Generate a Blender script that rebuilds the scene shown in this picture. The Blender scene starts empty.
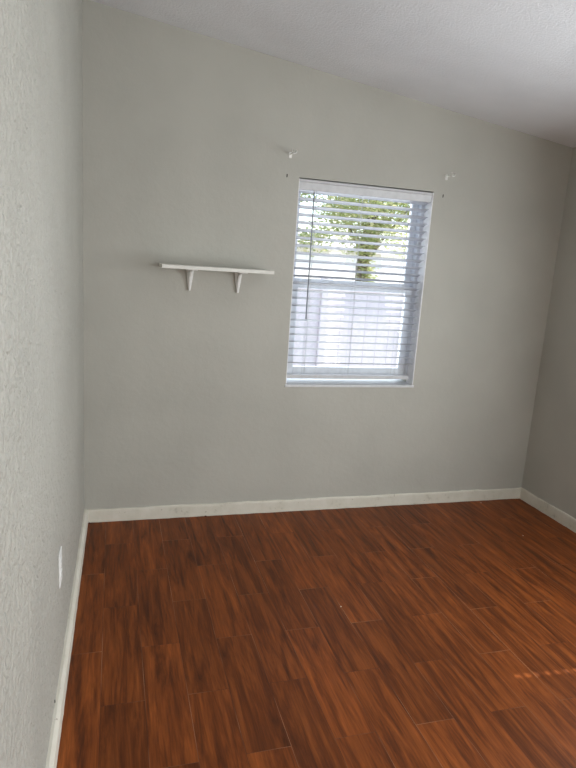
import bpy, bmesh, math, random
from mathutils import Vector, Matrix

random.seed(7)
S = bpy.context.scene
COL = S.collection
PI = math.pi

# ------------------------------------------------------------------ camera
F_PX, YAW, PITCH, ROLL = 597.34, 0.2901, 0.2028, 0.0661
CAM = Vector((0.1589, -3.4321, 1.57))
fw = Vector((math.sin(YAW)*math.cos(PITCH), math.cos(YAW)*math.cos(PITCH), -math.sin(PITCH)))
r0 = Vector((math.cos(YAW), -math.sin(YAW), 0)); u0 = r0.cross(fw)
rr = math.cos(ROLL)*r0 + math.sin(ROLL)*u0
uu = -math.sin(ROLL)*r0 + math.cos(ROLL)*u0
cam_d = bpy.data.cameras.new('camera'); cam = bpy.data.objects.new('camera', cam_d); COL.objects.link(cam)
cam_d.sensor_fit = 'VERTICAL'; cam_d.sensor_height = 36; cam_d.lens = F_PX/768*36
cam_d.clip_start = 0.01; cam_d.clip_end = 300
M = Matrix((rr, uu, -fw)).transposed().to_4x4(); M.translation = CAM
cam.matrix_world = M
S.camera = cam

# ------------------------------------------------------------------ sky, sun, daylight, fill lamps, exposure
w = bpy.data.worlds.new('sky'); S.world = w; w.use_nodes = True
wn = w.node_tree
sky = wn.nodes.new('ShaderNodeTexSky'); sky.sky_type = 'NISHITA'; sky.sun_disc = False
sky.sun_elevation = math.radians(45); sky.sun_rotation = math.radians(90); sky.air_density = 1.0; sky.dust_density = 0.6
bg = wn.nodes['Background']; hs = wn.nodes.new('ShaderNodeHueSaturation'); hs.inputs['Saturation'].default_value = 0.85; wn.links.new(sky.outputs[0], hs.inputs['Color']); wn.links.new(hs.outputs[0], bg.inputs[0]); bg.inputs[1].default_value = 0.40
sun_d = bpy.data.lights.new('sun', 'SUN'); sun = bpy.data.objects.new('sun', sun_d); COL.objects.link(sun)
sun_d.energy = 8.0; sun_d.angle = math.radians(0.53); sun_d.color = (1.0, 0.93, 0.82)
sun.rotation_euler = Vector((-1, 0.065, -0.965)).to_track_quat('-Z', 'Y').to_euler()
# daylight diffused by the closed blind of the side window
day_d = bpy.data.lights.new('side_window_daylight', 'AREA'); day = bpy.data.objects.new('side_window_daylight', day_d); COL.objects.link(day)
day_d.shape = 'RECTANGLE'; day_d.size = 1.12; day_d.size_y = 0.88; day_d.energy = 37; day_d.color = (0.90, 0.965, 1.0)
day.location = (2.96, -1.90, 1.41); day.rotation_euler = (0, PI/2 - math.radians(8), 0)   # the shut slats throw it slightly downward
# skylight arriving through the window of the far wall
win_d = bpy.data.lights.new('window_daylight', 'AREA'); win = bpy.data.objects.new('window_daylight', win_d); COL.objects.link(win)
win_d.shape = 'RECTANGLE'; win_d.size = 0.84; win_d.size_y = 1.18; win_d.energy = 12; win_d.color = (0.86, 0.93, 1.0)
win.location = (1.60, 0.23, 1.44); win.rotation_euler = (-PI/2, 0, 0)
# unseen fill lamp added before the shut right-wall door, lifts the left wall
door_fill_d = bpy.data.lights.new('doorway_fill_lamp', 'AREA'); door_fill = bpy.data.objects.new('doorway_fill_lamp', door_fill_d); COL.objects.link(door_fill)
door_fill_d.shape = 'RECTANGLE'; door_fill_d.size = 1.95; door_fill_d.size_y = 0.70; door_fill_d.energy = 54; door_fill_d.color = (0.95, 0.98, 1.0)
door_fill.location = (3.02, -3.90, 1.02); door_fill.rotation_euler = (0, PI/2, 0)
# added fill lamp before the shut rear door, lifts the right wall
rear_d = bpy.data.lights.new('rear_fill_lamp', 'AREA'); rear = bpy.data.objects.new('rear_fill_lamp', rear_d); COL.objects.link(rear)
rear_d.shape = 'RECTANGLE'; rear_d.size = 0.70; rear_d.size_y = 1.95; rear_d.energy = 5; rear_d.color = (1.0, 0.98, 0.94)
rear.location = (1.0, -4.44, 1.02); rear.rotation_euler = (PI/2, 0, 0)
S.view_settings.view_transform = 'Standard'; S.view_settings.look = 'None'
S.view_settings.gamma = 1; S.view_settings.use_curve_mapping = False
S.view_settings.exposure = 0.2

# ------------------------------------------------------------------ room measures (metres)
W = 2.991; HL = 2.7675; HR = 2.3997; YR = -4.40; T = 0.20
WX0, WX1, WZ0, WZ1 = 1.169, 2.032, 0.830, 2.041          # window in the far wall
VY0, VY1, VZ0, VZ1 = -2.38, -1.46, 0.83, 2.04            # window in the right wall
DY0, DY1, DZ = -4.28, -3.52, 2.03                        # added doorway in the right wall, behind the camera
EX0, EX1 = .62, 1.38                                     # added doorway in the rear wall
def ceil_z(x): return HL + (HR-HL)*x/W

# ------------------------------------------------------------------ mesh helpers
class MB:
    def __init__(s): s.bm = bmesh.new()
    def box(s, x0, x1, y0, y1, z0, z1, mat=None):
        v = [s.bm.verts.new(p) for p in ((x0,y0,z0),(x1,y0,z0),(x1,y1,z0),(x0,y1,z0),(x0,y0,z1),(x1,y0,z1),(x1,y1,z1),(x0,y1,z1))]
        if mat is not None:
            for q in v: q.co = mat @ q.co
        for f in ((3,2,1,0),(4,5,6,7),(0,1,5,4),(1,2,6,5),(2,3,7,6),(3,0,4,7)): s.bm.faces.new([v[i] for i in f])
        return s
    def prism(s, pts, axis, a, b):
        """extrude a closed 2-D outline along axis from a to b"""
        def P(p, t):
            return {'x': (t, p[0], p[1]), 'y': (p[0], t, p[1]), 'z': (p[0], p[1], t)}[axis]
        A = [s.bm.verts.new(P(p, a)) for p in pts]; B = [s.bm.verts.new(P(p, b)) for p in pts]
        s.bm.faces.new(A[::-1]); s.bm.faces.new(B)
        n = len(pts)
        for i in range(n): s.bm.faces.new((A[i], A[(i+1) % n], B[(i+1) % n], B[i]))
        return s
    def tube(s, pts, rad, n=10):
        pts = [Vector(p) for p in pts]; rings = []
        for i, p in enumerate(pts):
            d = (pts[min(i+1, len(pts)-1)] - pts[max(i-1, 0)]).normalized()
            a = d.orthogonal().normalized() if i == 0 else (prev - d*prev.dot(d)).normalized()
            prev = a; b = d.cross(a); r = rad[i] if isinstance(rad, (list, tuple)) else rad
            rings.append([s.bm.verts.new(p + (a*math.cos(t) + b*math.sin(t))*r) for t in [2*PI*k/n for k in range(n)]])
        for A, B in zip(rings, rings[1:]):
            for k in range(n): s.bm.faces.new((A[k], A[(k+1) % n], B[(k+1) % n], B[k]))
        s.bm.faces.new(rings[0][::-1]); s.bm.faces.new(rings[-1])
        return s
    def build(s, name, mat, parent=None, bevel=0, smooth=False):
        bmesh.ops.recalc_face_normals(s.bm, faces=s.bm.faces)
        me = bpy.data.meshes.new(name); s.bm.to_mesh(me); s.bm.free()
        me.materials.append(mat)
        o = bpy.data.objects.new(name, me); COL.objects.link(o)
        if parent: o.parent = parent
        if bevel:
            m = o.modifiers.new('bevel', 'BEVEL'); m.width = bevel; m.segments = 2; m.limit_method = 'ANGLE'
        if smooth:
            for p in me.polygons: p.use_smooth = True
        return o

def struct(o): o['kind'] = 'structure'; return o
def tag(o, label, cat, group=None):
    o['label'] = label; o['category'] = cat
    if group: o['group'] = group
    return o
def empty(name, loc=(0, 0, 0)):
    o = bpy.data.objects.new(name, None); COL.objects.link(o); o.location = loc; o.empty_display_size = 0.05
    return o
def copy_tree(o, parent=None):
    c = o.copy(); COL.objects.link(c)
    if parent: c.parent = parent
    for ch in list(o.children): copy_tree(ch, c)
    return c

# ------------------------------------------------------------------ materials
def new_mat(name, col=(.8, .8, .8), rough=.5, spec=.5, metal=0):
    m = bpy.data.materials.new(name); m.use_nodes = True
    b = m.node_tree.nodes['Principled BSDF']
    b.inputs['Base Color'].default_value = (*col, 1); b.inputs['Roughness'].default_value = rough
    b.inputs['Specular IOR Level'].default_value = spec; b.inputs['Metallic'].default_value = metal
    return m, m.node_tree, b
def nd(nt, t, **kw):
    n = nt.nodes.new(t)
    for k, v in kw.items():
        if k.startswith('i_'): n.inputs[k[2:].replace('_', ' ')].default_value = v
        else: setattr(n, k, v)
    return n
def ramp(nt, fac, stops):
    r = nt.nodes.new('ShaderNodeValToRGB'); nt.links.new(fac, r.inputs[0])
    e = r.color_ramp.elements
    while len(e) < len(stops): e.new(.5)
    for q, (p, c) in zip(e, stops): q.position = p; q.color = (*c, 1) if len(c) == 3 else c
    return r.outputs[0]
def mixc(nt, fac, a, b, mode='MIX'):
    m = nt.nodes.new('ShaderNodeMix'); m.data_type = 'RGBA'; m.blend_type = mode
    for sock, v in ((m.inputs[0], fac), (m.inputs[6], a), (m.inputs[7], b)):
        if hasattr(v, 'is_linked'): nt.links.new(v, sock)
        else: sock.default_value = v if isinstance(v, (int, float)) else ((*v, 1) if len(v) == 3 else v)
    return m.outputs[2]
def plaster(name, col, scale, strength, dist, var=.04, rough=.6, fine=0.3):
    """painted, trowelled plaster: broken blobs of compound under the paint"""
    m, nt, b = new_mat(name, col, rough, .35)
    tc = nd(nt, 'ShaderNodeTexCoord')
    n1 = nd(nt, 'ShaderNodeTexNoise', i_Scale=scale, i_Detail=3.0, i_Roughness=.55); nt.links.new(tc.outputs['Object'], n1.inputs['Vector'])
    n2 = nd(nt, 'ShaderNodeTexNoise', i_Scale=scale*4, i_Detail=2.0); nt.links.new(tc.outputs['Object'], n2.inputs['Vector'])
    h = ramp(nt, n1.outputs[0], [(.42, (0, 0, 0)), (.60, (1, 1, 1))])
    add = nd(nt, 'ShaderNodeMath', operation='MULTIPLY_ADD'); nt.links.new(n2.outputs[0], add.inputs[0]); add.inputs[1].default_value = fine; nt.links.new(h, add.inputs[2])
    bp = nd(nt, 'ShaderNodeBump', i_Strength=strength, i_Distance=dist); nt.links.new(add.outputs[0], bp.inputs['Height']); nt.links.new(bp.outputs[0], b.inputs['Normal'])
    n3 = nd(nt, 'ShaderNodeTexNoise', i_Scale=2.2, i_Detail=3.0); nt.links.new(tc.outputs['Object'], n3.inputs['Vector'])
    lo = tuple(c*(1-var) for c in col); hi = tuple(min(1, c*(1+var)) for c in col)
    nt.links.new(ramp(nt, n3.outputs[0], [(.35, lo), (.65, hi)]), b.inputs['Base Color'])
    return m
WALLC = (.464, .453, .406)
m_wall = plaster('wall_paint', WALLC, 26, .12, .003)
m_wall_left = plaster('wall_paint_rough', WALLC, 38, .75, .0085, fine=.5, rough=.5)
m_ceil = plaster('ceiling_paint', (.80, .81, .835), 95, .35, .004, fine=.6)

def wood_floor():
    m, nt, b = new_mat('wood_look_tile', (.1, .04, .02), .42, .18)
    L = nt.links
    tc = nd(nt, 'ShaderNodeTexCoord'); sx = nd(nt, 'ShaderNodeSeparateXYZ'); L.new(tc.outputs['Object'], sx.inputs[0])
    ax = nd(nt, 'ShaderNodeMath', operation='ADD'); L.new(sx.outputs[1], ax.inputs[0]); ax.inputs[1].default_value = 0.302 + 0.306 + 0.612*12
    ay = nd(nt, 'ShaderNodeMath', operation='ADD'); L.new(sx.outputs[0], ay.inputs[0]); ay.inputs[1].default_value = -0.121 + 0.1525*10
    cb = nd(nt, 'ShaderNodeCombineXYZ'); L.new(ax.outputs[0], cb.inputs[0]); L.new(ay.outputs[0], cb.inputs[1])
    br = nd(nt, 'ShaderNodeTexBrick', offset=.5, offset_frequency=2, squash=1.0)
    br.inputs['Color1'].default_value = (0, 0, 0, 1); br.inputs['Color2'].default_value = (1, 1, 1, 1); br.inputs['Mortar'].default_value = (0, 0, 0, 1)
    br.inputs['Scale'].default_value = 1; br.inputs['Mortar Size'].default_value = .0007; br.inputs['Mortar Smooth'].default_value = .2
    br.inputs['Brick Width'].default_value = .612; br.inputs['Row Height'].default_value = .1525; br.inputs['Bias'].default_value = 0
    L.new(cb.outputs[0], br.inputs['Vector'])
    rnd = nd(nt, 'ShaderNodeSeparateColor'); L.new(br.outputs['Color'], rnd.inputs[0]); R = rnd.outputs[0]
    sh = nd(nt, 'ShaderNodeMath', operation='MULTIPLY'); L.new(R, sh.inputs[0]); sh.inputs[1].default_value = 37.0
    off = nd(nt, 'ShaderNodeCombineXYZ'); L.new(sh.outputs[0], off.inputs[0]); L.new(sh.outputs[0], off.inputs[1])
    va = nd(nt, 'ShaderNodeVectorMath', operation='ADD'); L.new(tc.outputs['Object'], va.inputs[0]); L.new(off.outputs[0], va.inputs[1])
    def grain(sxv, syv, det, rough, dist=0):
        mp = nd(nt, 'ShaderNodeMapping'); mp.inputs['Scale'].default_value = (sxv, syv, 1); L.new(va.outputs[0], mp.inputs[0])
        n = nd(nt, 'ShaderNodeTexNoise', i_Scale=1.0, i_Detail=det, i_Roughness=rough, i_Distortion=dist); L.new(mp.outputs[0], n.inputs['Vector'])
        return n.outputs[0]
    g1 = grain(30, 2.4, 5, .65, .7)      # broad streaks
    g2 = grain(150, 9, 3, .6)           # fine grain
    c1 = ramp(nt, g1, [(.30, (.068, .0185, .0052)), (.48, (.165, .043, .0095)), (.74, (.315, .088, .0185))])
    c2 = ramp(nt, g2, [(.3, (.72, .72, .72)), (.7, (1.16, 1.16, 1.16))])
    c = mixc(nt, 1.0, c1, c2, 'MULTIPLY')
    pv = ramp(nt, R, [(0, (.78, .78, .80)), (1, (1.16, 1.14, 1.10))])
    c = mixc(nt, 1.0, c, pv, 'MULTIPLY')
    gn = nd(nt, 'ShaderNodeTexNoise', i_Scale=3.1, i_Detail=2.0); L.new(tc.outputs['Object'], gn.inputs['Vector'])
    gr = ramp(nt, gn.outputs[0], [(.44, (.06, .022, .012)), (.66, (.40, .22, .13))])
    c = mixc(nt, br.outputs['Fac'], c, gr)
    L.new(c, b.inputs['Base Color'])
    rg = ramp(nt, g2, [(.3, (.40, .40, .40)), (.7, (.52, .52, .52))]); L.new(rg, b.inputs['Roughness'])
    hm = nd(nt, 'ShaderNodeMath', operation='MULTIPLY_ADD'); L.new(br.outputs['Fac'], hm.inputs[0]); hm.inputs[1].default_value = -1.5; L.new(g2, hm.inputs[2])
    bp = nd(nt, 'ShaderNodeBump', i_Strength=.25, i_Distance=.001); L.new(hm.outputs[0], bp.inputs['Height']); L.new(bp.outputs[0], b.inputs['Normal'])
    return m
m_floor = wood_floor()

def base_paint():
    m, nt, b = new_mat('baseboard_paint', (.7, .67, .58), .5, .4)
    tc = nd(nt, 'ShaderNodeTexCoord')
    n = nd(nt, 'ShaderNodeTexNoise', i_Scale=9.0, i_Detail=6.0, i_Roughness=.7); nt.links.new(tc.outputs['Object'], n.inputs['Vector'])
    n2 = nd(nt, 'ShaderNodeTexNoise', i_Scale=60.0, i_Detail=3.0); nt.links.new(tc.outputs['Object'], n2.inputs['Vector'])
    c = ramp(nt, n.outputs[0], [(.30, (.47, .44, .37)), (.40, (.66, .63, .54)), (.7, (.74, .71, .63))])
    c = mixc(nt, ramp(nt, n2.outputs[0], [(.70, (0, 0, 0)), (.76, (1, 1, 1))]), c, (.36, .31, .24))
    nt.links.new(c, b.inputs['Base Color'])
    bp = nd(nt, 'ShaderNodeBump', i_Strength=.3, i_Distance=.002); nt.links.new(n2.outputs[0], bp.inputs['Height']); nt.links.new(bp.outputs[0], b.inputs['Normal'])
    return m
m_base = base_paint()
def plain(name, col, rough=.5, spec=.4, metal=0, var=.05, scale=30):
    m, nt, b = new_mat(name, col, rough, spec, metal)
    tc = nd(nt, 'ShaderNodeTexCoord'); n = nd(nt, 'ShaderNodeTexNoise', i_Scale=scale, i_Detail=3.0); nt.links.new(tc.outputs['Object'], n.inputs['Vector'])
    nt.links.new(ramp(nt, n.outputs[0], [(.35, tuple(c*(1-var) for c in col)), (.65, tuple(min(1, c*(1+var)) for c in col))]), b.inputs['Base Color'])
    return m
m_ret = plain('return_white', (.86, .86, .87), .45)
m_frame = plain('window_frame_white', (.72, .75, .80), .4)
m_blind = plain('blind_white_darkened', (.47, .48, .52), .45)  # white slats, base colour darkened to carry their backlit shade
m_rail = plain('blind_rail_white', (.60, .605, .62), .4)
m_wand = plain('smoky_plastic', (.30, .32, .35), .25)
m_cord = plain('cord_white', (.62, .64, .66), .8)
m_shelf = plain('shelf_white', (.78, .77, .72), .45)
m_brk = plain('bracket_white', (.80, .80, .78), .35)
m_metal = plain('brushed_nickel', (.78, .77, .74), .28, .5, .9)
m_dark = plain('dark_hole', (.05, .045, .04), .8)
m_plate = plain('outlet_white', (.85, .85, .83), .3)
m_sill = plain('sill_stone', (.66, .67, .68), .35)
m_door = plain('door_white', (.72, .71, .68), .45)
m_fence = plain('vinyl_white', (.86, .80, .85), .5)
m_stucco = plain('stucco_white', (.85, .84, .81), .8)
m_roof = plain('roof_shingle', (.55, .54, .52), .9)
m_bark = plain('bark', (.20, .16, .11), .9, .2, 0, .3, 12)
m_ground = plain('lawn', (.30, .29, .21), .9, .1, 0, .3, 6)
m_crumb = plain('plaster_crumb', (.75, .70, .62), .8)
m_chip = plain('red_chip', (.10, .025, .02), .6)
def leafmat():
    m, nt, b = new_mat('leaf', (.30, .40, .10), .5, .3)
    at = nd(nt, 'ShaderNodeAttribute', attribute_name='tone')
    c = ramp(nt, at.outputs['Fac'], [(0, (.32, .40, .16)), (.5, (.56, .61, .31)), (1, (.84, .78, .54))])
    nt.links.new(c, b.inputs['Base Color'])
    tr = nd(nt, 'ShaderNodeBsdfTranslucent'); nt.links.new(c, tr.inputs[0])
    mx = nd(nt, 'ShaderNodeMixShader'); mx.inputs[0].default_value = .5
    nt.links.new(b.outputs[0], mx.inputs[1]); nt.links.new(tr.outputs[0], mx.inputs[2])
    nt.links.new(mx.outputs[0], nt.nodes['Material Output'].inputs[0])
    return m
m_leaf = leafmat()
def glassmat():
    m = bpy.data.materials.new('pane_glass'); m.use_nodes = True; nt = m.node_tree
    nt.nodes.remove(nt.nodes['Principled BSDF'])
    t = nd(nt, 'ShaderNodeBsdfTransparent'); t.inputs[0].default_value = (.97, .97, .975, 1)
    g = nd(nt, 'ShaderNodeBsdfGlossy', i_Roughness=.02)
    fr = nd(nt, 'ShaderNodeFresnel', i_IOR=1.3)
    mx = nd(nt, 'ShaderNodeMixShader'); nt.links.new(fr.outputs[0], mx.inputs[0]); nt.links.new(t.outputs[0], mx.inputs[1]); nt.links.new(g.outputs[0], mx.inputs[2])
    nt.links.new(mx.outputs[0], nt.nodes['Material Output'].inputs[0])
    return m
m_glass = glassmat()

# ------------------------------------------------------------------ room shell
def ceiling_top(x): return ceil_z(x) + 0.03
def slab_xz(mb, x0, x1, y0, y1, z0=None):
    """wall piece whose top follows the sloping ceiling"""
    v = [(x0, z0), (x1, z0), (x1, ceiling_top(x1)), (x0, ceiling_top(x0))]
    mb.prism(v, 'y', y0, y1)
b = MB(); b.box(-T-.1, W+T, YR-T, T, -.12, 0); struct(b.build('floor', m_floor))
b = MB()
v = [(-T-.1, ceil_z(-T-.1)), (W+T, ceil_z(W+T)), (W+T, ceil_z(W+T)+.15), (-T-.1, ceil_z(-T-.1)+.15)]
b.prism(v, 'y', YR-T, T); struct(b.build('ceiling', m_ceil))
b = MB()
slab_xz(b, 0, WX0, 0, T, 0); slab_xz(b, WX1, W, 0, T, 0); b.box(WX0, WX1, 0, T, 0, WZ0); slab_xz(b, WX0, WX1, 0, T, WZ1)
struct(b.build('wall_back', m_wall))
# the left wall runs a little out of square
LW = .0135
b = MB(); b.prism([(-T-.1, YR-T), (LW*(YR-T), YR-T), (0, 0), (0, T), (-T-.1, T)], 'z', 0, ceil_z(0)+.03); struct(b.build('wall_left', m_wall_left))
b = MB(); zt = ceil_z(W)+.02
b.box(W, W+T, VY1, T, 0, zt); b.box(W, W+T, YR-T, DY0, 0, zt); b.box(W, W+T, DY1, VY0, 0, zt); b.box(W, W+T, DY0, DY1, DZ, zt); b.box(W, W+T, VY0, VY1, 0, VZ0); b.box(W, W+T, VY0, VY1, VZ1, zt)
struct(b.build('wall_right', m_wall))
b = MB(); slab_xz(b, -.10, EX0, YR-T, YR, 0); slab_xz(b, EX1, W, YR-T, YR, 0); slab_xz(b, EX0, EX1, YR-T, YR, DZ)
struct(b.build('wall_rear', m_wall))

# baseboards: painted by hand, so the top edge wavers a little
def baseboard(name, p, q, nrm, h=.080, t=.013, sl=.003):
    p = Vector(p); q = Vector(q); nrm = Vector(nrm); n = max(8, int((q-p).length/.04))
    bm = bmesh.new(); rows = []
    for i in range(n+1):
        c = p.lerp(q, i/n); hh = h + random.uniform(-.0018, .0018) + .002*math.sin(i*.5+len(name)); tt = t + random.uniform(-.0006, .0006)
        zb = random.choice((0, 0, .0008, .0015))
        pts = [c, c+nrm*tt, c+nrm*tt, c+nrm*(tt-sl), c]
        zs = [0.0005, zb+.0005, hh-.006-sl*.8, hh-.001, hh]
        rows.append([bm.verts.new((a.x, a.y, z)) for a, z in zip(pts, zs)])
    for A, B in zip(rows, rows[1:]):
        for k in range(5): bm.faces.new((A[k], A[(k+1) % 5], B[(k+1) % 5], B[k]))
    bm.faces.new(rows[0]); bm.faces.new(rows[-1])
    mb = MB(); mb.bm.free(); mb.bm = bm
    return struct(mb.build(name, m_base))
baseboard('baseboard_back', (0, 0, 0), (W, 0, 0), (0, -1, 0), .078)
baseboard('baseboard_left', (-.0002, -.0135, 0), (LW*(YR+.0135), YR+.0135, 0), (1, 0, 0), .088, .021, .012)
baseboard('baseboard_right', (W, -.0135, 0), (W, DY1+.068, 0), (-1, 0, 0), .080)
b1 = baseboard('baseboard_rear', (EX1+.068, YR, 0), (W, YR, 0), (0, 1, 0))

# unseen doorway added around the right-wall fill lamp: casing and closed door
b = MB(); x0, x1 = W-.015, W+.004
b.box(x0, x1, DY0-.065, DY0+.004, 0, DZ+.06); b.box(x0, x1, DY1-.004, DY1+.065, 0, DZ+.06); b.box(x0, x1, DY0+.004, DY1-.004, DZ-.004, DZ+.06)
struct(b.build('trim_1', m_door))
b = MB(); b.box(W+T-.06, W+T-.02, DY0, DY1, .005, DZ-.004); d = struct(b.build('door_1', m_door))
for z0, z1 in ((.22, .95), (1.10, 1.82)):
    b = MB(); b.box(W+T-.068, W+T-.055, DY0+.13, DY1-.13, z0, z1); b.build('door_panel', m_door, d, .006)
b = MB(); b.tube([(W+T-.058, DY1-.07, .98), (W+T-.085, DY1-.07, .98), (W+T-.095, DY1-.07, .98), (W+T-.115, DY1-.07, .98)], [.012, .012, .027, .022], 16); b.build('door_knob', m_metal, d, 0, True)

b = MB(); y0, y1 = YR-.004, YR+.015  # unseen rear doorway and shut door, added around the rear fill lamp
b.box(EX0-.065, EX0+.004, y0, y1, 0, DZ+.06); b.box(EX1-.004, EX1+.065, y0, y1, 0, DZ+.06); b.box(EX0+.004, EX1-.004, y0, y1, DZ-.004, DZ+.06)
struct(b.build('trim_2', m_door))
b = MB(); b.box(EX0, EX1, YR-T+.02, YR-T+.06, .005, DZ-.004); d = struct(b.build('door_2', m_door))
for z0, z1 in ((.22, .95), (1.10, 1.82)):
    b = MB(); b.box(EX0+.13, EX1-.13, YR-T+.055, YR-T+.068, z0, z1); b.build('door_panel', m_door, d, .006)

# ------------------------------------------------------------------ windows: single-hung, upper sash set further out
def ring(mb, x0, x1, y0, y1, z0, z1, l, r, bt, tp):
    mb.box(x0, x0+l, y0, y1, z0, z1); mb.box(x1-r, x1, y0, y1, z0, z1)
    mb.box(x0+l, x1-r, y0, y1, z0, z0+bt); mb.box(x0+l, x1-r, y0, y1, z1-tp, z1)
def window(name, wd, z0, z1, loc, rz):
    root = empty(name, loc); root.rotation_euler.z = rz; struct(root)
    zm = z0 + (1.44-WZ0)
    b = MB(); ring(b, 0, wd, .088, .188, z0+.022, z1, .026, .026, .026, .026)
    b.build('window_frame', m_frame, root, .002)
    b = MB(); ring(b, .026, wd-.026, .092, .124, z0+.046, zm+.015, .040, .044, .048, .042)
    b.box(.20, .26, .084, .092, zm-.004, zm+.012); b.box(wd-.26, wd-.20, .084, .092, zm-.004, zm+.012)
    s = b.build('lower_sash', m_frame, root, .003)
    b = MB(); b.box(.064, wd-.068, .106, .110, z0+.092, zm-.025); b.build('pane', m_glass, s)
    b = MB(); ring(b, .026, wd-.026, .136, .166, zm-.03, z1-.024, .030, .040, .060, .022)
    s = b.build('upper_sash', m_frame, root, .003)
    b = MB(); b.box(.054, wd-.064, .149, .153, zm+.028, z1-.044); b.build('pane', m_glass, s)
    b = MB(); b.box(-.006 if rz == 0 else 0, wd+.006 if rz == 0 else wd, -.006, .20, z0-.016, z0+.0)
    b.bm.verts.ensure_lookup_table()
    b.build('window_sill', m_sill, root, .003)
    return root
window('window_1', WX1-WX0, WZ0+.001, WZ1, (WX0, 0, 0), 0)
# white-painted returns of the window opening
b = MB(); b.box(WX1-.005, WX1+.002, .0005, .088, WZ0+.001, WZ1-.005); b.box(WX0-.002, WX0+.004, .0005, .088, WZ0+.001, WZ1-.005)
struct(b.build('trim_3', m_ret))
window('window_2', VY1-VY0, VZ0+.001, VZ1, (W, VY1, 0), -PI/2)

# ------------------------------------------------------------------ the blind in the far window
def slat_bm(mb, x0, x1, yc, zc, tilt, wd=.050, th=.0028, camber=.003):
    n = 6; top = []; bot = []
    for i in range(n+1):
        t = i/n - .5; y = t*wd; z = camber*(1-4*t*t)
        ca, sa = math.cos(tilt), math.sin(tilt)
        top.append((yc + y*ca - z*sa*0, zc + z + y*sa + th/2)); bot.append((yc + y*ca, zc + z + y*sa - th/2))
    mb.prism(bot + top[::-1], 'x', x0, x1)
blind = empty('window_blind', (0, 0, 0))
tag(blind, 'white horizontal slat blind with open slats hanging in the window of the far wall', 'blind')
bx0, bx1 = WX0+.006, WX1-.010
YC = .036
b = MB(); b.box(bx0, bx1, .0126, .060, 1.992, 2.030); hr = b.build('headrail', m_rail, blind, .003)
b = MB(); b.prism([(.010, 1.978), (.0125, 1.978), (.0125, 2.030), (.002, 2.034), (-.004, 2.032), (-.004, 2.022), (.003, 2.018)], 'x', bx0-.002, bx1+.002)
b.build('valance', m_rail, hr, .0008)
b = MB()
zs = [1.9715 - .04395*i for i in range(25)]
zs = [z for z in zs if z > .925]
for i, z in enumerate(zs):
    slat_bm(b, bx0+random.uniform(0, .003), bx1-.002-random.uniform(0, .003), YC, z, math.radians(-15 + random.uniform(-1.2, 1.2)))
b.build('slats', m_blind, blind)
b = MB(); b.prism([(YC-.026, .866), (YC+.026, .866), (YC+.026, .886), (YC+.022, .889), (YC-.022, .889), (YC-.026, .886)], 'x', bx0-.002, bx1-.022)
b.build('bottom_rail', m_rail, blind, .0015)
for x in (1.285, 1.575, 1.895):
    b = MB()
    for y in (YC-.027, YC+.027): b.tube([(x, y, 1.990), (x, y, .888)], .0011, 6)
    b.tube([(x+.006, YC, 1.990), (x+.006, YC, .888)], .0009, 6)
    b.build('ladder_cord', m_cord, blind)
b = MB(); b.tube([(1.262, -.010, 1.965), (1.264, -.014, 1.60), (1.266, -.012, 1.26), (1.266, -.012, 1.237)], [.0042, .0042, .0045, .0055], 8)
wn_ = b.build('tilt_wand', m_wand, blind, 0, True); wn_['label'] = 'thin grey tilt wand'
b = MB(); b.tube([(1.262, .004, 1.985), (1.262, -.008, 1.978), (1.262, -.011, 1.966)], .002, 6); b.build('wand_hook', m_metal, wn_)

# ------------------------------------------------------------------ the shut blind in the side window (outside the photo's frame)
blind2 = empty('side_window_blind', (0, 0, 0))
tag(blind2, 'white slat blind hanging shut in the side window of the right wall', 'blind')
b = MB(); b.box(W+.010, W+.055, VY0+.006, VY1-.006, 1.99, 2.036); b.build('headrail', m_rail, blind2, .002)
b = MB(); z = 1.985; Y0 = -1.765
while z > .90:
    zt_, zb_ = z, z-.052
    def pl(ya, yb, za, zb, z=z):
        # a tilted strip: bottom edge leans towards the room
        def X(q): return W+.046 - (zt_-q)*.22
        b.prism([(X(za)-.0012, za), (X(za)+.0012, za), (X(zb)+.0012, zb), (X(zb)-.0012, zb)], 'y', ya, yb)
    if z < 1.385:
        hz = z-.026; h_ = .0135; g_ = .011
        pl(VY0+.008, Y0-g_, zt_, zb_); pl(Y0+g_, VY1-.008, zt_, zb_); pl(Y0-g_, Y0+g_, zt_, hz+h_); pl(Y0-g_, Y0+g_, hz-h_, zb_)
    else: pl(VY0+.008, VY1-.008, zt_, zb_)
    z -= .0435
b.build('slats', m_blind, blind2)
b = MB(); b.box(W+.018, W+.052, VY0+.008, VY1-.008, .835, .860); b.box(W+.040, W+.050, VY0+.004, VY1-.004, .855, .95); b.build('bottom_rail', m_rail, blind2, .002)

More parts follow.
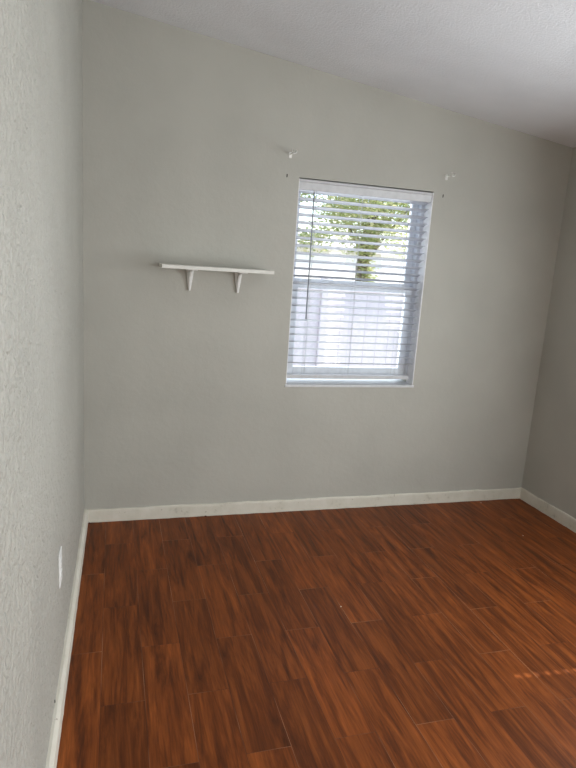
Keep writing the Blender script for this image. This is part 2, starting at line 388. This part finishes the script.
# ------------------------------------------------------------------ wall shelf
sh = empty('wall_shelf', (.69, 0, 1.48))
tag(sh, 'empty white floating board shelf on two small brackets, left of the window', 'shelf')
b = MB(); b.box(.397-.69, 1.004-.69, -.200, -.001, .012, .031); b.build('shelf_board', m_shelf, sh, .0015)
def bracket(x):
    b = MB(); w_ = .011
    # wall leg that tapers to a point, top arm and a curved web, all one moulding
    b.prism([(-.0005, .012), (-.150, .012), (-.150, .006), (-.090, .002), (-.050, -.006), (-.030, -.028), (-.022, -.060), (-.013, -.107), (-.0005, -.107)], 'x', x-w_/2, x+w_/2)
    bm = b.bm
    # broad front face tapering downward
    P = [(x-.024, -.155, .012), (x+.024, -.155, .012), (x+.024, -.155, .007), (x-.024, -.155, .007)]
    Q = [(x-.020, -.012, .012), (x+.020, -.012, .012), (x+.020, -.012, .007), (x-.020, -.012, .007)]
    p = [bm.verts.new(v) for v in P]; q = [bm.verts.new(v) for v in Q]
    bm.faces.new(p); bm.faces.new(q)
    for k in range(4): bm.faces.new((p[k], p[(k+1) % 4], q[(k+1) % 4], q[k]))
    L = [(-.022, .012), (.022, .012), (.015, -.045), (.005, -.109), (-.005, -.109), (-.015, -.045)]
    b.prism([(x+a, c) for a, c in L], 'y', -.014, -.0005)
    o = b.build('bracket', m_brk, sh, .001)
    s = MB(); s.tube([(x, -.013, -.03), (x, -.0155, -.03)], .004, 10); s.build('screw', m_metal, o)
for x in (.566, .842): bracket(x-.69)

# ------------------------------------------------------------------ curtain-rod brackets beside the window, and the screw holes under them
def rod_bracket(loc, rot, label):
    o = empty('curtain_rod_bracket', loc); o.rotation_euler.y = rot
    tag(o, label, 'bracket', 'metal curtain rod brackets over the window')
    b = MB(); b.prism([(-.007, -.016), (.007, -.016), (.009, -.010), (.009, .010), (.007, .016), (-.007, .016), (-.009, .010), (-.009, -.010)], 'y', -.003, 0)
    b.build('wall_plate', m_metal, o, .0006)
    b = MB(); b.tube([(0, -.002, .004), (0, -.045, .006), (.001, -.078, .007), (.003, -.084, .005)], [.0035, .0035, .0035, .003], 8); b.build('arm', m_metal, o, 0, True)
    # the open cup at the end, which carried the rod
    b = MB(); pts = [(-.013 + .000, -.082, .018)] + [(.013*math.cos(a)-.000, -.082, .010+.013*math.sin(a)) for a in [PI + PI*k/10 for k in range(11)]] + [(.013, -.082, .018)]
    b.tube(pts, .0028, 8); b.build('cup', m_metal, o, 0, True)
    for z in (.011, -.011):
        b = MB(); b.tube([(0, -.002, z), (0, -.0052, z)], .0035, 10); b.build('screw', m_metal, o)
    return o
rod_bracket((1.108, 0, 2.154), 0.0, 'small metal curtain rod bracket on the wall above the upper left corner of the window')
rod_bracket((2.105, 0, 2.132), 0.0, 'small metal curtain rod bracket on the wall beyond the upper right corner of the window')
def anchor(x, z, label):
    b = MB(); b.prism([(x-.0025, z-.010), (x+.003, z-.008), (x+.004, z+.004), (x+.002, z+.010), (x-.003, z+.007)], 'y', -.0015, .004)
    tag(b.build('screw_hole', m_dark, None), label, 'hole', 'old screw holes in the far wall')
anchor(1.096, 2.043, 'dark empty screw hole in the far wall under the left curtain rod bracket')
anchor(2.096, 2.022, 'dark empty screw hole in the far wall under the right curtain rod bracket')

# ------------------------------------------------------------------ outlet on the left wall
ol = empty('wall_outlet', (LW*-1.40, -1.40, .478)); ol.rotation_euler.z = -LW
tag(ol, 'white electrical outlet low on the textured left wall', 'outlet')
b = MB(); b.prism([(-.036, -.062), (.036, -.062), (.036, .062), (-.036, .062)], 'x', 0, .006); b.build('cover_plate', m_plate, ol, .0025)
for z in (.022, -.022):
    b = MB(); b.prism([(.017*math.cos(a), z+max(-.013, min(.013, .017*math.sin(a)))) for a in [2*PI*k/20 for k in range(20)]], 'x', .005, .0085)
    r = b.build('receptacle', m_plate, ol)
    b = MB(); b.box(.008, .0088, -.008, -.0055, z-.003, z+.006); b.box(.008, .0088, .0055, .008, z-.003, z+.006); b.build('slot', m_dark, r)
b = MB(); b.tube([(.005, 0, 0), (.0075, 0, 0)], .0035, 10); b.build('screw', m_metal, ol)

# ------------------------------------------------------------------ crumbs on the floor
def crumb(name, x, y, r, mat, label, cat='crumb', group=None):
    bm = bmesh.new(); bmesh.ops.create_icosphere(bm, subdivisions=1, radius=r)
    for v in bm.verts: v.co = Vector((v.co.x*random.uniform(.8, 1.4), v.co.y*random.uniform(.7, 1.2), v.co.z*random.uniform(.5, .8)))
    z = min(v.co.z for v in bm.verts)
    for v in bm.verts: v.co.z -= z
    mb = MB(); mb.bm.free(); mb.bm = bm
    o = mb.build(name, mat); o.location = (x, y, 0.0002); tag(o, label, cat, group); return o
def crumbs():
    G = 'plaster crumbs on the floor'
    crumb('plaster_crumb', 1.188, -1.092, .0035, m_crumb, 'tiny pale plaster crumb on a brown plank in the middle of the floor', group=G)
    crumb('plaster_crumb', 2.597, -.557, .0035, m_crumb, 'tiny pale plaster crumb on the floor near the right wall', group=G)
    crumb('plaster_crumb', 2.634, -.049, .0035, m_crumb, 'tiny pale plaster crumb on the floor close to the far baseboard', group=G)
    crumb('floor_chip', .706, -.022, .007, m_chip, 'dark red chip lying against the far baseboard, left of the window', 'chip')
    crumb('grit_lump', .030, -.026, .006, m_chip, 'dark grit lump in the left corner where the baseboards meet', 'grit')
crumbs()
b = MB(); b.prism([(-.003, -.004), (.003, -.004), (.004, .002), (.001, .005), (-.003, .004)], 'x', -.004, .0025)
h = b.build('nail_hole', m_dark); h.location = (LW*-1.60, -1.60, .105)
tag(h, 'dark nail hole low in the left wall, just above the baseboard', 'hole')

# ------------------------------------------------------------------ outside the window: fence, tree, white house
GZ = -.25
b = MB(); b.box(-30, 60, T+.01, 90, GZ-.2, GZ); o = b.build('lawn_ground', m_ground); struct(o)
fence = empty('vinyl_fence', (0, 4, GZ)); tag(fence, 'white vinyl privacy fence seen through the lower half of the window', 'fence')
ZF = 1.395
px = -1.0
k = 0
while px < 9.5:
    b = MB(); b.box(px-.06, px+.06, -.06, .06, 0, ZF-GZ-.02)
    p = b.build('post', m_fence, fence, .004)
    b = MB(); c = b.bm; 
    b.box(px-.075, px+.075, -.075, .075, ZF-GZ-.02, ZF-GZ+.005); b.build('post_cap', m_fence, p, .004)
    if px + 1.9 < 9.5 + 1.9:
        for za, zb in ((.06, .20), (ZF-GZ-.17, ZF-GZ-.04)):
            b = MB(); b.box(px+.06, px+1.84, -.035, .035, za, zb); b.build('rail', m_fence, fence, .003)
        b = MB(); xx = px+.062
        while xx < px+1.83:
            b.box(xx, min(xx+.175, px+1.838), -.012, .012, .19, ZF-GZ-.16); xx += .1778
        b.build('boards', m_fence, fence, .003)
    px += 1.9

def leaves(name, mat, parent, blobs, n, size, seed):
    rnd = random.Random(seed); bm = bmesh.new(); lay = bm.faces.layers.float.new('tone')
    tot = sum(bb[3]*bb[4]*bb[5] for bb in blobs)
    for (cx, cy, cz, rx, ry, rz) in blobs:
        for _ in range(int(n*rx*ry*rz/tot)):
            d = Vector((rnd.gauss(0, 1), rnd.gauss(0, 1), rnd.gauss(0, 1))).normalized(); q = rnd.random()**.5
            c = Vector((cx+d.x*rx*q, cy+d.y*ry*q, cz+d.z*rz*q))
            s = size*rnd.uniform(.6, 1.3)
            e = Matrix.Rotation(rnd.uniform(0, 2*PI), 3, 'Z') @ Matrix.Rotation(rnd.uniform(-1.2, 1.2), 3, 'X')
            pts = [(-.5, 0, 0), (-.1, -.26, .03), (.5, 0, -.04), (-.1, .26, .03)]
            f = bm.faces.new([bm.verts.new(c + (e @ Vector(p))*s) for p in pts]); f[lay] = rnd.random()
    me = bpy.data.meshes.new(name); bm.to_mesh(me); bm.free(); me.materials.append(mat)
    o = bpy.data.objects.new(name, me); COL.objects.link(o); o.parent = parent
    return o
TX, TY = 4.98, 8.0
tree = empty('yard_tree', (TX, TY, GZ)); tag(tree, 'leafy yellow green tree standing behind the white fence outside the window', 'tree')
b = MB(); b.tube([(0, 0, 0), (.04, 0, .8), (0, .03, 1.8), (.08, 0, 2.6), (.1, 0, 3.6)], [.20, .15, .13, .11, .05], 12)
for a, l, z in ((.3, 1.5, 2.0), (2.0, 1.3, 2.2), (3.4, 1.6, 2.1), (4.8, 1.2, 2.4), (1.2, 1.1, 2.7), (5.7, 1.4, 2.0)):
    b.tube([(.03, 0, z-.15), (math.cos(a)*l*.3, math.sin(a)*l*.4, z+.5), (math.cos(a)*l*.55, math.sin(a)*l*.8, z+1.0)], [.035, .025, .01], 8)
b.build('trunk', m_bark, tree, 0, True)
blobs = []
rnd = random.Random(3)
for i in range(80):
    a = rnd.uniform(0, 2*PI); d = rnd.uniform(.2, 2.3); blobs.append((math.cos(a)*d, math.sin(a)*d*.7-.3, rnd.uniform(2.2, 4.4), rnd.uniform(.3, .6), rnd.uniform(.3, .6), rnd.uniform(.2, .42)))
vine = []
for i in range(13): vine.append((.05+rnd.uniform(-.10, .12), -.16+rnd.uniform(-.06, .04), 1.2+.11*i, .22, .14, .17))
leaves('climbing_leaves', m_leaf, tree, vine, 1300, .075, 9)
leaves('foliage', m_leaf, tree, blobs, 34000, .075, 5)

house = empty('white_house', (10, 24, GZ)); house.rotation_euler.z = .42; tag(house, 'sunlit white house wall with a low pale roof, glimpsed beyond the tree', 'house')
b = MB(); b.box(-7, 9, 0, 6, 0, 2.5); b.build('wall', m_stucco, house)
b = MB(); b.prism([(-.4, 2.45), (6.4, 2.45), (6.4, 2.55), (3, 3.25), (-.4, 2.55)], 'x', -7.4, 9.4); b.build('roof', m_roof, house)
for x in (-4.6, 3.2):
    b = MB(); b.box(x-.6, x+.6, -.03, .02, .8, 1.9); b.build('window', m_sill, house, .01)
